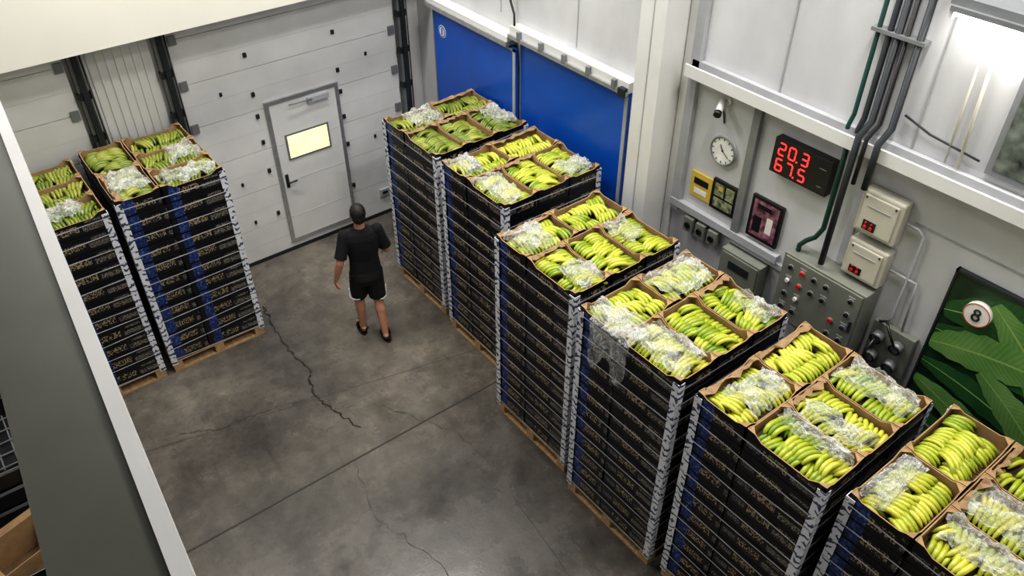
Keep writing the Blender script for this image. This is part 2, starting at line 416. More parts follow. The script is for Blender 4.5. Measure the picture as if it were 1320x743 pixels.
b.obj("wall_framing_bars")
b=MB(); b.box(5.12,XW-0.001,2.40,2.46,2.42,3.37,'lgrey'); b.obj("wall_mounting_strut")
b=MB(); b.box(5.01,XW-0.001,-2.4,4.13,3.38,3.41,'white'); b.box(5.01,5.03,-2.4,4.13,3.41,3.48,'white'); b.box(5.10,XW-0.001,-2.4,4.13,3.41,3.50,'lgrey')
b.obj("wall_cable_tray_beam")
b=MB()
for yy in (3.3,2.2,0.0):
    b.box(5.143,XW-0.0005,yy-0.006,yy+0.006,3.5,CEIL-.01,'seam')
for yy in (5.6,6.8,): b.box(5.143,XW-0.0005,yy-0.004,yy+0.004,3.1,CEIL-.01,'lgrey')
b.box(5.143,XW-0.0005,-2.4,4.05,4.72,4.732,'seam')
b.box(5.143,XW-0.0005,0.2,2.0,3.0,3.01,'seam')
b.obj("trim_wall_seams")

# ---------------- wall devices
e=empty("wall_clock",(XW-0.001,3.69,2.83))
b=MB(); b.cyl((0,0,0),(-0.03,0,0),0.125,'paper',40); b.obj("face",e)
b=MB(); b.ring((-0.03,0,0),0.125,0.010,(1,0,0),'grey',40); b.obj("rim",e)
b=MB()
for i in range(12):
    a=i*pi/6; r0=0.095;r1=0.112
    b.tube([(-0.032,r0*sin(a),r0*cos(a)),(-0.032,r1*sin(a),r1*cos(a))],0.004,5,'black')
b.tube([(-0.034,0,0),(-0.034,0.03,0.05)],0.004,5,'black'); b.tube([(-0.035,0,0),(-0.035,-0.07,-0.045)],0.003,5,'black'); b.cyl((-0.03,0,0),(-0.038,0,0),0.008,'black',12)
b.obj("hands_and_marks",e)
e=empty("security_camera",(XW-0.001,3.74,3.26))
b=MB(); b.cyl((0,0,0),(-0.02,0,0),0.035,'white'); b.cyl((-0.02,0,0),(-0.08,0,-0.01),0.010,'white',10); b.obj("bracket",e)
b=MB(); b.cyl((-0.03,0.03,0.0),(-0.14,-0.02,-0.05),0.030,'white'); b.cyl((-0.14,-0.02,-0.05),(-0.17,-0.033,-0.065),0.032,'black'); b.obj("body",e)
b=MB(); b.tube([(-0.03,0.03,0),(-0.02,0.05,-0.04),(-0.01,0.02,-0.12),(-0.01,0,-0.2)],0.007,6,'dark'); b.obj("cable",e)
e=empty("led_temperature_display",(XW-0.001,2.93,3.05),0)
b=MB(); b.box(-0.08,0,-0.26,0.26,-0.15,0.15,'black'); b.obj("housing",e,bevel=0.006)
b=MB()
SEG={'0':'abcdef','2':'abged','3':'abgcd','6':'afgecd','7':'abc','5':'afgcd'}
def digit(b,ch,yc,zc,w,h):
    t=0.010; x=-0.086
    def hs(z): b.box(x,x+0.004,yc-w/2+t*.6,yc+w/2-t*.6,z-t/2,z+t/2,'led')
    def vs(side,za,zb): yy=yc-side*(w/2); b.box(x,x+0.004,yy-t/2,yy+t/2,za+t*.4,zb-t*.4,'led')
    for s_ in SEG[ch]:
        if s_=='a':hs(zc+h/2)
        if s_=='g':hs(zc)
        if s_=='d':hs(zc-h/2)
        if s_=='b':vs(1,zc,zc+h/2)
        if s_=='c':vs(1,zc-h/2,zc)
        if s_=='f':vs(-1,zc,zc+h/2)
        if s_=='e':vs(-1,zc-h/2,zc)
for row,txt in ((0.070,"203"),(-0.066,"675")):
    for i,ch in enumerate(txt): digit(b,ch,0.18-i*0.095-(0.02 if i==2 else 0),row,0.056,0.098)
    b.box(-0.086,-0.082,0.030,0.041,row-0.054,row-0.043,'led')
b.box(-0.0815,-0.08,-0.22,-0.16,0.06,0.067,'grey'); b.box(-0.0815,-0.08,-0.21,-0.17,-0.09,-0.083,'grey')
b.obj("digits",e)
b=MB(); b.box(5.13,XW-0.001,3.74,3.98,2.27,2.51,'yellow'); b.box(5.127,5.13,3.78,3.94,2.40,2.46,'black'); b.box(5.127,5.13,3.79,3.93,2.31,2.36,'paper'); b.obj("yellow_warning_sign")
M['nb']=mat("notice_print",(0.25,0.27,0.16),0.5,var=0.9,scale=30)
b=MB(); b.box(5.12,XW-0.001,3.46,3.73,2.26,2.55,'black'); b.box(5.117,5.12,3.49,3.58,2.40,2.52,'nb'); b.box(5.117,5.12,3.60,3.70,2.40,2.52,'nb'); b.box(5.117,5.12,3.49,3.70,2.29,2.38,'nb'); b.box(5.115,5.117,3.61,3.66,2.46,2.50,'yellow'); b.obj("notice_board")
M['pink']=mat("poster_print",(0.28,0.12,0.16),0.4,var=0.95,scale=22)
b=MB(); b.box(5.12,XW-0.001,3.0,3.31,2.20,2.60,'black'); b.box(5.117,5.12,3.03,3.28,2.23,2.57,'pink'); b.box(5.115,5.117,3.10,3.24,2.50,2.54,'black'); b.box(5.115,5.117,3.18,3.26,2.27,2.42,'black'); b.box(5.115,5.117,3.07,3.13,2.30,2.45,'paper'); b.obj("framed_poster")
b=MB(); b.box(5.02,XW-0.001,3.02,3.44,1.70,2.02,'pgrey'); b.box(5.01,5.02,3.04,3.42,1.72,2.00,'pgrey')
b.box(5.005,5.01,3.12,3.34,1.86,1.94,'dark'); b.cyl((5.01,3.38,1.77),(4.998,3.38,1.77),0.014,'dark')
b.obj("junction_box",bevel=0.006)
b=MB()
for i in range(3):
    b.box(5.07,XW-0.001,3.56+i*0.14,3.66+i*0.14,1.92,2.06,'pgrey'); b.cyl((5.07,3.61+i*0.14,1.99),(5.055,3.61+i*0.14,1.99),0.03,'black')
b.obj("wall_socket_row")
def encl(name,y0,y1,z0,z1):
    e=empty(name,(XW-0.001,(y0+y1)/2,(z0+z1)/2)); w=(y1-y0)/2;h=(z1-z0)/2
    b=MB(); b.box(-0.11,0,-w,w,-h,h,'beige'); b.obj("case",e,bevel=0.015)
    b=MB(); b.box(-0.125,-0.11,-w+0.03,w-0.03,-h+0.03,h-0.03,'beige'); b.obj("cover",e,bevel=0.008)
    b=MB(); b.box(-0.13,-0.124,-0.01,0.09,-h+0.05,-0.05,'black')
    for yy in (0.065,0.02): b.cyl((-0.13,yy,-h+0.075),(-0.14,yy,-h+0.075),0.013,'red',12); b.cyl((-0.13,yy,-h+0.11),(-0.14,yy,-h+0.11),0.007,'red',12)
    b.box(-0.13,-0.124,-0.09,0.09,0.06,0.066,'seam')
    b.cyl((-0.124,-w+0.05,h-0.05),(-0.13,-w+0.05,h-0.05),0.008,'dark',10); b.cyl((-0.124,w-0.05,h-0.05),(-0.13,w-0.05,h-0.05),0.008,'dark',10)
    b.obj("rocker_switches",e)
encl("switch_enclosure",2.05,2.38,2.80,3.15)
encl("switch_enclosure",2.05,2.37,2.41,2.73)
e=empty("electrical_control_panel",(XW-0.001,2.43,2.06))
b=MB(); b.box(-0.20,0,-0.37,0.37,-0.32,0.32,'pgrey'); b.obj("cabinet",e,bevel=0.008)
b=MB(); b.box(-0.212,-0.20,-0.35,0.35,-0.30,0.30,'pgrey'); b.obj("door",e,bevel=0.004)
b=MB(); rnd=random.Random(11)
for r_ in range(4):
    for c_ in range(6):
        if rnd.random()<0.20: continue
        yy=0.28-c_*0.11; zz=0.22-r_*0.13
        kk=rnd.choice(['black','black','green','red','black','paper','dark'])
        b.cyl((-0.212,yy,zz),(-0.232,yy,zz),0.017,kk,14); b.ring((-0.213,yy,zz),0.020,0.003,(1,0,0),'lgrey',16,5)
        if rnd.random()<.6: b.box(-0.214,-0.212,yy-0.028,yy+0.028,zz+0.032,zz+0.043,'lgrey')
b.box(-0.222,-0.212,-0.30,-0.10,-0.28,-0.21,'dark'); b.box(-0.222,-0.212,-0.33,-0.31,-0.05,0.05,'dark'); b.obj("buttons_and_labels",e)
e=empty("industrial_socket_panel",(XW-0.001,1.84,1.93))
b=MB(); b.box(-0.06,0,-0.17,0.17,-0.20,0.20,'pgrey'); b.obj("back_plate",e,bevel=0.006)
b=MB()
for yy,zz in ((0.09,0.10),(-0.07,0.10),(0.09,-0.09),(-0.07,-0.09)):
    b.cyl((-0.06,yy,zz),(-0.12,yy,zz-0.02),0.045,'grey',18); b.ring((-0.12,yy,zz-0.02),0.042,0.008,(1,0,0.2),'black',18)
b.obj("sockets",e)
b=MB(); b.tube([(-0.12,0.09,0.10),(-0.2,0.1,0.0),(-0.18,0.02,-0.2),(-0.1,-0.07,-0.3),(-0.03,-0.1,-0.1)],0.012,8,'black')
b.tube([(-0.12,-0.07,0.10),(-0.16,-0.02,0.22),(-0.10,0.06,0.27),(-0.05,0.13,0.20)],0.010,8,'black'); b.obj("cable",e)
b=MB(); zt=CEIL-0.02
for yy,r,k,zb in ((2.64,0.016,'greenpipe',3.50),(2.56,0.020,'dark',3.50),(2.50,0.024,'dark',2.42),(2.44,0.016,'black',3.17),(2.35,0.024,'dark',3.17)):
    b.tube([(5.10,yy,zt),(5.10,yy,3.6),(4.98 if zb<3.4 else 5.06,yy,3.52),(4.98 if zb<3.4 else 5.06,yy,zb if zb<3.4 else 3.5)],r,10,k)
b.box(5.07,XW-0.001,2.3,2.68,4.2,4.225,'grey'); b.box(5.07,XW-0.001,2.3,2.68,5.2,5.225,'grey')
b.obj("cable_conduits")
b=MB(); b.tube([(5.05,2.60,3.37),(5.06,2.60,3.22),(5.06,2.60,2.66),(5.05,2.64,2.56),(5.04,2.70,2.50),(5.03,2.74,2.44),(5.03,2.74,2.385)],0.020,12,'greenpipe')
b.obj("flexible_green_conduit")
b=MB(); b.tube([(5.12,2.04,2.98),(5.12,1.95,2.98),(5.12,1.90,2.95),(5.12,1.90,2.2),(5.12,1.92,2.14)],0.010,8,'lgrey')
b.tube([(5.12,2.04,2.57),(5.12,1.83,2.57),(5.12,1.82,2.47),(5.12,1.80,2.14)],0.010,8,'lgrey')
b.tube([(5.12,1.90,4.35),(5.12,1.88,3.9),(5.12,1.86,3.52)],0.012,8,'beige'); b.tube([(5.12,1.97,4.35),(5.12,1.96,3.9),(5.12,1.95,3.52)],0.008,8,'beige')
b.obj("white_conduit_runs")
b=MB(); b.tube([(5.12,2.30,3.72),(5.12,2.1,3.66),(5.12,1.75,3.62)],0.008,8,'dark'); b.obj("wall_cable_run")
# wall lamp
e=empty("fluorescent_wall_lamp",(5.0,1.45,4.52))
b=MB(); b.box(-0.07,0.149,-0.72,0.72,0.03,0.08,'grey'); b.box(-0.10,0.02,-0.70,0.70,0.0,0.03,'grey'); b.obj("housing",e)
b=MB(); b.cyl((-0.06,-0.68,-0.02),(-0.06,0.68,-0.02),0.014,'lamp',12); b.cyl((0.0,-0.68,-0.02),(0.0,0.68,-0.02),0.014,'lamp',12); b.obj("tubes",e)
b=MB()
for s_ in (-0.69,0.69): b.box(-0.09,0.02,s_-0.012,s_+0.012,-0.045,0.0,'white')
b.obj("end_caps",e)
ld=bpy.data.lights.new("tube_light",'AREA'); ld.shape='RECTANGLE'; ld.size=1.3; ld.size_y=0.1; ld.energy=9; ld.color=(1,0.96,0.9)
lo=bpy.data.objects.new("tube_light",ld); COL.objects.link(lo); lo.parent=e; lo.location=(-0.02,0,-0.06)
lo.rotation_euler=(0,0,radians(90))
M['foto']=mat("faded_photo_print",(0.12,0.14,0.12),0.35,var=0.9,scale=9)
b=MB(); b.box(5.12,XW-0.001,0.75,1.70,3.56,4.22,'grey'); b.box(5.116,5.12,0.79,1.66,3.60,4.18,'foto'); b.obj("framed_photo")
# banana leaf mural
e=empty("banana_leaf_mural",(XW-0.001,0,0))
b=MB(); b.box(-0.03,0,0.05,1.60,0.95,2.83,'mural'); b.obj("board",e)
b=MB(); b.box(-0.04,0,1.60,1.615,0.93,2.85,'dark'); b.box(-0.04,0,0.03,1.615,2.83,2.85,'dark'); b.box(-0.04,0,0.03,0.05,0.93,2.85,'dark'); b.obj("frame",e)
def leaf(name,y,z,ang,Ln,Wd,k,x):
    b=MB(); n=20; rows=[]
    for i in range(n+1):
        s=i/n; w=Wd*max(0.0,sin(pi*min(1,s*0.96+0.04)))**0.6
        cx=s*Ln; cz=-0.18*Ln*s*s
        row=[]
        for t in (-1,-0.5,0,0.5,1):
            py=cx; pz=cz+t*w*(1-0.06*((i*7)%3))
            ry=y-(py*cos(ang)-pz*sin(ang)); rz=z+(py*sin(ang)+pz*cos(ang))
            ry=min(max(ry,0.06),1.59); rz=min(max(rz,0.96),2.82)
            row.append(((x-0.002*(1-abs(t)),ry,rz),(s,t)))
        rows.append(row)
    for i in range(n):
        for j in range(4):
            q=[rows[i][j],rows[i+1][j],rows[i+1][j+1],rows[i][j+1]]
            b.face([a[0] for a in q],k,[a[1] for a in q])
    b.obj(name,e)
leaf("leaf_1",1.59,2.50,radians(20),1.3,0.20,'leafd',-0.031)
leaf("leaf_2",1.59,2.32,radians(5),1.2,0.16,'leafd',-0.034)
leaf("leaf_3",1.30,2.72,radians(-35),1.5,0.17,'leafl',-0.037)
leaf("leaf_4",1.60,2.20,radians(22),0.9,0.17,'leafl',-0.040)
leaf("leaf_5",1.59,2.02,radians(-2),1.1,0.12,'leafd',-0.043)
leaf("leaf_6",1.20,2.18,radians(-28),1.0,0.14,'leafl',-0.046)
leaf("leaf_7",1.59,1.85,radians(-14),1.2,0.13,'leafl',-0.049)
leaf("leaf_8",1.59,1.55,radians(-12),1.2,0.16,'leafd',-0.052)
leaf("leaf_9",1.50,1.25,radians(5),1.2,0.14,'leafl',-0.055)
b=MB(); b.cyl((-0.03,1.37,2.61),(-0.075,1.37,2.61),0.092,'paper',36); b.ring((-0.075,1.37,2.61),0.088,0.003,(1,0,0),'red',36)
b.ring((-0.077,1.37,2.635),0.019,0.007,(1,0,0),'black',20); b.ring((-0.077,1.37,2.590),0.023,0.008,(1,0,0),'black',20); b.obj("number_plate",e)

# ------------------------------------------------------------------ mezzanine beam
e=empty("mezzanine_edge_beam",(0.006,1.12,4.75),-0.0690)
b=MB()
b.box(-0.20,0.010,0,7.25,-0.02,0.0,'beamg'); b.box(-0.20,-0.185,0,7.25,-0.22,-0.02,'beamg'); b.box(-0.01,0.010,0,7.25,-0.25,-0.02,'beamg'); b.box(-0.20,0.010,0,7.25,-0.24,-0.22,'beamg'); b.obj("web",e)
b=MB(); b.box(0.010,0.050,0,7.25,-0.16,0.012,'white'); b.obj("edge_cap",e)
b=MB(); b.box(-0.18,0.0,0.02,0.2,-4.75,-0.24,'beamg'); b.box(-0.24,0.06,-0.04,0.26,-4.75,-4.73,'grey'); b.obj("support_post",e)

# ------------------------------------------------------------------ banana stacks
def banana(b,c,yaw,ln,rad,roll,k,flip,tint):
    th=0.78; Rc=ln/2/sin(th); P=[]
    d=Vector((cos(yaw),sin(yaw),0)); side=Vector((-sin(yaw),cos(yaw),0)); upv=(Vector((0,0,1))*cos(roll)+side*sin(roll))
    prof=[0.30,0.42,0.88,1.0,1.02,1.0,0.86,0.5,0.22]; tt=[-1.2,-0.98,-0.72,-0.35,0.0,0.35,0.72,0.94,1.02]
    for t in tt:
        a=t*th*flip; P.append(Vector(c)+d*(Rc*sin(a))+upv*(Rc*(cos(a)-cos(th))))
    b.tube(P,[rad*p for p in prof],6,k,up=tuple(upv),vt=tint)
def tray(b,x0,x1,y0,y1,z0,h,K):
    t=0.008; longx=(x1-x0)>(y1-y0)
    def side(p,q,nrm,dip):
        p=Vector((*p,z0));q=Vector((*q,z0));d=(q-p);Ls=d.length;d.normalize()
        prof=[(0,0),(Ls,0),(Ls,h+0.012),(Ls*.90,h+0.008),(Ls*.8,h-dip),(Ls*.2,h-dip),(Ls*.10,h+0.008),(0,h+0.012)]
        o=[p+d*a+Vector((0,0,c)) for a,c in prof]; i_=[v+Vector(nrm)*t for v in o]
        b.face(o,K,[(a,c) for a,c in prof]); b.face(i_[::-1],'card')
        for k in range(len(o)):
            k2=(k+1)%len(o); b.face([o[k2],o[k],i_[k],i_[k2]],'card')
    side((x0,y0),(x1,y0),(0,1,0),0.03 if longx else 0.01)
    side((x1,y0),(x1,y1),(-1,0,0),0.01 if longx else 0.03)
    side((x1,y1),(x0,y1),(0,-1,0),0.03 if longx else 0.01)
    side((x0,y1),(x0,y0),(1,0,0),0.01 if longx else 0.03)
    b.box(x0+t,x1-t,y0+t,y1-t,z0+h-0.13,z0+h-0.115,'cardshade')  # dark fill sheet under the bananas, recess shade painted into its colour
    for cx,cy,sx,sy in ((x0,y0,1,1),(x1,y0,-1,1),(x1,y1,-1,-1),(x0,y1,1,-1)):
        b.face([(cx+sx*t,cy+sy*0.06,z0+h+0.006),(cx+sx*0.06,cy+sy*t,z0+h+0.006),(cx+sx*t,cy+sy*t,z0+h+0.006)],'card')
def film(rnd,x0,x1,y0,y1,z,amp,n=26):
    b=MB(); g=[[None]*(n+1) for _ in range(n+1)]
    ph=[rnd.uniform(0,6) for _ in range(6)]
    cx,cy=(x0+x1)/2,(y0+y1)/2
    for i in range(n+1):
        for j in range(n+1):
            x=x0+(x1-x0)*i/n; y=y0+(y1-y0)*j/n
            edge=min(i,j,n-i,n-j)/n
            zz=0.02*sin(x*31+ph[0])*cos(y*23+ph[1])+0.014*sin((x+y)*47+ph[2])+0.012*abs(sin((x-y)*60+ph[3]))
            a=math.atan2(j-n/2,i-n/2); sh=1-0.10*(1-edge*2)*(1+sin(a*3+ph[4]))*0.9
            x=cx+(x-cx)*sh; y=cy+(y-cy)*sh
            g[i][j]=(x+rnd.uniform(-.004,.004),y+rnd.uniform(-.004,.004),z+zz+rnd.uniform(-amp,amp)-(0.03 if edge<0.06 else 0))
    for i in range(n):
        for j in range(n): b.face([g[i][j],g[i+1][j],g[i+1][j+1],g[i][j+1]],'film')
    return b
def stack(loc,H,seed,kind='ban1',rot=0,films=(),drape=False,nl=11):
    rnd=random.Random(seed); W,D=1.18,1.03
    e=empty("banana_pallet_stack",loc,rot)
    b=MB()
    for i in range(3): b.box(i*(W-0.1)/2,i*(W-0.1)/2+0.1,0,D,0,0.02,'wood')
    for i in range(3):
        for j in range(3): b.box(i*(W-0.1)/2,i*(W-0.1)/2+0.1,j*(D-0.1)/2,j*(D-0.1)/2+0.1,0.02,0.10,'wood')
    for j in range(3): b.box(0,W,j*(D-0.1)/2,j*(D-0.1)/2+0.1,0.10,0.12,'wood')
    for i in range(7): b.box(i*(W-0.1)/6,i*(W-0.1)/6+0.1,-0.005,D+0.005,0.12,0.142,'wood')
    b.obj("pallet",e)
    z0=0.143; ph=(H-z0)/nl; hh=ph-0.006
    g=0.003
    cells=[(0,W/2,0.615,D,'cartonb'),(W/2,W,0.615,D,'cartonb')]+[(i*W/3,(i+1)*W/3,0,0.61,'carton' if not rot or i!=0 else 'cartonb') for i in range(3)]
    b=MB()
    for l in range(nl-1):
        for (a,c,p,q,K) in cells:
            jx,jy=rnd.uniform(-.004,.004),rnd.uniform(-.004,.004); zz=z0+l*ph
            b.box(a+g+jx,c-g+jx,p+g+jy,q-g+jy,zz,zz+hh,K,uvs=True)
            b.box(a+0.012,c-0.012,p+0.012,q-0.012,zz+hh,zz+ph,'black')
    zt=z0+(nl-1)*ph
    for (a,c,p,q,K) in cells: tray(b,a+g,c-g,p+g,q-g,zt,hh,K)
    b.obj("cartons",e)
    b=MB(); t=0.005; w=0.052
    for cx,cy,sx,sy in ((0,0,1,1),(W,0,-1,1),(W,D,-1,-1),(0,D,1,-1)):
        b.box(cx-sx*t-sx*0.005,cx-sx*0.005,cy-sy*0.010,cy+sy*w,0.10,H-0.03,'post'); b.box(cx-sx*0.005,cx+sx*w,cy-sy*0.010,cy-sy*0.005,0.10,H-0.03,'post')
    b.obj("corner_posts",e)
    b=MB(); o=0.0115
    for l in range(nl+1):
        zz=0.17+l*(H-0.26)/nl; c=[zz+rnd.uniform(-.030,.030) for _ in range(4)]
        P=[(-o,-o),(W+o,-o),(W+o,D+o),(-o,D+o)]; hw=0.005
        for k in range(4):
            k2=(k+1)%4; A=P[k];B=P[k2]
            b.face([(*A,c[k]-hw),(*B,c[k2]-hw),(*B,c[k2]+hw),(*A,c[k]+hw)],'strap')
    b.obj("strapping_bands",e)
    b=MB()
    for (a,c,p,q,K) in cells:
        longx=(c-a)>(q-p); Ls=(c-a if longx else q-p)-0.05; Ws=(q-p if longx else c-a)-0.04
        cx,cy=(a+c)/2,(p+q)/2
        boxt=rnd.uniform(0.15,0.65)
        def put(s,t,zz,yaw,ln,r,roll,fl,ti):
            x,y=(cx+s,cy+t) if longx else (cx+t,cy+s)
            banana(b,(x,y,zz),(pi/2 if longx else 0)+yaw,ln,r,roll,kind,fl,ti)
        zb=H-0.088
        for row in (-1,1):
            s=-Ls/2+0.02
            while s<Ls/2-0.01:
                nb=rnd.randint(3,6); yaw=rnd.uniform(-.35,.35); roll=rnd.uniform(-.5,.5); dz=rnd.uniform(-.015,.025); dt=rnd.uniform(-.014,.014); fl=rnd.choice((1,-1)); ti=min(1,max(0,boxt+rnd.uniform(-.3,.45)))
                for i in range(nb):
                    if s>Ls/2-0.01: break
                    put(s,row*Ws*0.245+dt,zb+dz+rnd.uniform(-.004,.004),yaw+rnd.uniform(-.06,.06)+(i-nb/2)*0.06,rnd.uniform(.155,.18),rnd.uniform(.0165,.020),roll,fl,ti)
                    s+=0.035
                s+=rnd.uniform(0,0.012)
        s=-Ls/2+0.05+rnd.random()*0.05
        while s<Ls/2-0.06:
            nb=rnd.randint(3,6); yaw=rnd.uniform(-.45,.45); roll=rnd.uniform(-.5,.5); fl=rnd.choice((1,-1)); tt_=rnd.uniform(-.03,.03); ti=min(1,max(0,boxt+rnd.uniform(-.1,.5)))
            for i in range(nb):
                if s>Ls/2-0.04: break
                put(s,tt_+rnd.uniform(-.008,.008),zb+0.03+rnd.uniform(-.004,.004),yaw+(i-nb/2)*0.08,rnd.uniform(.17,.2),rnd.uniform(.017,.020),roll,fl,ti); s+=0.035
            s+=rnd.uniform(0.0,0.12)
    b.obj("bananas",e)
    b=MB()
    for (a,c,p,q,K) in cells:
        if rnd.random()<0.55:
            n=10; yy=q-0.02; rows=[]
            for i in range(n+1):
                x=a+0.02+(c-a-0.04)*i/n
                rows.append([(x,yy,H-0.06),(x+rnd.uniform(-.01,.01),yy-rnd.uniform(.0,.015),H+rnd.uniform(-.01,.015)),(x+rnd.uniform(-.01,.01),yy-rnd.uniform(.02,.07),H+rnd.uniform(-.012,.010))])
            for i in range(n):
                for j in range(2): b.face([rows[i][j],rows[i+1][j],rows[i+1][j+1],rows[i][j+1]],'kraft')
    if b.f: b.obj("paper_liners",e)
    for k,ff in enumerate(films):
        ci,u0,u1,v0,v1=ff if isinstance(ff,tuple) else (ff,0,1,0,1)
        a,c,p,q,K=cells[ci]; w_,h_=c-a-0.04,q-p-0.04
        fb=film(rnd,a+0.02+w_*u0,a+0.02+w_*u1,p+0.02+h_*v0,p+0.02+h_*v1,H+0.012,0.005); fb.obj("plastic_film_%d"%(k+1),e)
    if drape:
        b=MB(); n=18; g2=[]
        for i in range(n+1):
            row=[]
            for j in range(n+1):
                y=0.46+0.42*j/n
                s=i/n*0.70
                if s<0.25: x=0.25-s; z=H+0.02+0.015*sin(j*0.9+i*.5)
                else: x=-0.03-0.05*abs(sin(j*0.8+i*0.2))*(s-0.2); z=H-(s-0.25)*(0.8+0.25*sin(j*0.5)); y=y+(s-.25)*0.25*(0.7-y)
                row.append((x+rnd.uniform(-.005,.005),y+rnd.uniform(-.006,.006),z+rnd.uniform(-.006,.006)))
            g2.append(row)
        for i in range(n):
            for j in range(n): b.face([g2[i][j],g2[i+1][j],g2[i+1][j+1],g2[i][j+1]],'film')
        b.obj("plastic_film_drape",e)
    return e
stack((3.83,6.17,0),2.12,1,'ban2',films=((0,.3,1,0,1),(4,.3,1,.2,1)))
stack((3.77,4.95,0),2.17,2,'ban1',films=((2,0,.8,0,1),(0,0,.5,0,1),(4,0,1,0,.5)))
stack((3.42,3.59,0),2.19,3,'ban1',films=((0,0,.7,0,1),(2,.2,1,0,.6),(4,0,.7,.4,1)))
stack((3.33,2.40,0),2.23,4,'ban1',films=(1,2,(0,0,.35,0,1),(4,.4,1,0,.7)),drape=True)
stack((3.365,1.24,0),2.22,5,'ban1',films=((4,.2,1,0,1),(0,.2,1,0,.8),(3,0,.5,0,.9),(2,.6,1,0,1)))
stack((3.475,0.12,0),2.20,6,'ban1',films=((2,.3,1,0,1),(0,0,1,.5,1),(3,0,1,0,1)))
stack((3.50,-1.05,0),2.20,7,'ban1',films=(1,0))
stack((2.02,7.18,0),2.17,8,'ban2',rot=pi/2,films=((3,0,1,0,.6),(0,.2,1,0,1),(2,0,.7,0,1)))
stack((0.90,7.18,0),2.13,9,'ban2',rot=pi/2,films=((0,0,1,0,.6),(2,.2,1,.2,1)))

# ------------------------------------------------------------------ stuff beyond the beam, lower left
def crate(b,x0,x1,y0,y1,z0,h):
    t=0.015
    b.box(x0,x1,y0,y0+t,z0,z0+h,'black'); b.box(x0,x1,y1-t,y1,z0,z0+h,'black'); b.box(x0,x0+t,y0,y1,z0,z0+h,'black'); b.box(x1-t,x1,y0,y1,z0,z0+h,'black'); b.box(x0,x1,y0,y1,z0,z0+0.02,'black')
    b.box(x0-0.008,x1+0.008,y0-0.008,y0+t,z0+h-0.03,z0+h,'grey'); b.box(x0-0.008,x1+0.008,y1-t,y1+0.008,z0+h-0.03,z0+h,'grey')
    for i in range(6):
        yy=y0+(y1-y0)*(i+.5)/6; b.box(x1,x1+0.006,yy-0.006,yy+0.006,z0,z0+h,'grey')
    for i in range(8):
        xx=x0+(x1-x0)*(i+.5)/8; b.box(xx-0.006,xx+0.006,y0+t,y1-t,z0+0.02,z0+0.03,'grey')
    for i in range(6):
        yy=y0+(y1-y0)*(i+.5)/6; b.box(x0+t,x1-t,yy-0.006,yy+0.006,z0+0.03,z0+0.04,'grey')
b=MB()
for l in range(3): crate(b,-1.25,-0.30,6.15,7.1,l*0.22,0.21)
b.obj("black_crate_stack")
b=MB()
for x in (-1.3,-0.25):
    for y in (7.25,8.2): b.cyl((x,y,0),(x,y,1.5),0.02,'white',12)
for z in (0.5,1.0,1.48):
    for y in (7.25,8.2): b.cyl((-1.3,y,z),(-0.25,y,z),0.018,'white',12)
    for x in (-1.3,-0.95,-0.6,-0.25): b.cyl((x,7.25,z),(x,8.2,z),0.018,'white',12)
b.obj("white_pipe_rack")
def open_box(name,x,y,z,w,d,h,rz):
    e=empty(name,(x,y,z),rz); b=MB(); t=0.008
    b.box(-w/2,w/2,-d/2,d/2,0,t,'cardshade'); b.box(-w/2,-w/2+t,-d/2,d/2,t,h,'card'); b.box(w/2-t,w/2,-d/2,d/2,t,h,'card'); b.box(-w/2+t,w/2-t,-d/2,-d/2+t,t,h,'card'); b.box(-w/2+t,w/2-t,d/2-t,d/2,t,h,'card'); b.obj("box_body",e)
    b=MB()
    b.face([(-w/2,-d/2,h),(-w/2,d/2,h),(-w/2-.14,d/2,h+.06),(-w/2-.14,-d/2,h+.06)],'card'); b.face([(w/2,-d/2,h),(w/2,d/2,h),(w/2+.12,d/2,h-.10),(w/2+.12,-d/2,h-.10)],'card')
    b.face([(-w/2,d/2,h),(w/2,d/2,h),(w/2,d/2+.12,h-.05),(-w/2,d/2+.12,h-.05)],'card'); b.obj("flaps",e)
open_box("open_cardboard_box",-0.80,5.60,0,0.5,0.40,0.35,0.3)
b=MB()
for l in range(2): crate(b,-1.35,-0.45,4.35,5.15,l*0.22,0.21)
b.obj("black_crate_stack")

# ------------------------------------------------------------------ man walking away
me_=empty("man_walking",(3.0,6.40,0),radians(-16))
def remesh(o,vs,it=6,fac=0.5):
    r=o.modifiers.new("remesh",'REMESH'); r.mode='VOXEL'; r.voxel_size=vs; r.use_smooth_shade=True
    s_=o.modifiers.new("smooth",'SMOOTH'); s_.iterations=it; s_.factor=fac
def hand(b,w,dirv,palmn,side):
    w=Vector(w);d=Vector(dirv).normalized();n=Vector(palmn);n=(n-d*n.dot(d)).normalized();t=d.cross(n)*side
    rot=Matrix((t,n,d)).transposed()
    b.ellipsoid(w+d*0.045,(0.040,0.016,0.052),'skin',rot)
    for i,(off,ln,r) in enumerate(((0.030,0.072,0.0085),(0.010,0.080,0.0088),(-0.010,0.074,0.0085),(-0.029,0.058,0.0076))):
        p=w+d*0.080+t*off; q=p+(d*0.92+n*0.30+t*off*1.5).normalized()*ln*0.5; s2=q+(d*0.75+n*0.66).normalized()*ln*0.5
        b.capsule(p-d*0.02,q,r,r*0.95,'skin',8); b.capsule(q,s2,r*0.95,r*0.8,'skin',8)
    p=w+d*0.03+t*0.028; q=p+(d*0.6+t*0.75+n*0.25).normalized()*0.042; s2=q+(d*0.9+t*0.25+n*0.35).normalized()*0.032
    b.capsule(p,q,0.012,0.0105,'skin',8); b.capsule(q,s2,0.0105,0.009,'skin',8)
hipL,hipR=Vector((-0.085,0,0.92)),Vector((0.085,0,0.92))
knL,knR=Vector((-0.10,0.10,0.50)),Vector((0.095,0.02,0.49))
anL,anR=Vector((-0.10,0.09,0.080)),Vector((0.10,-0.13,0.085))
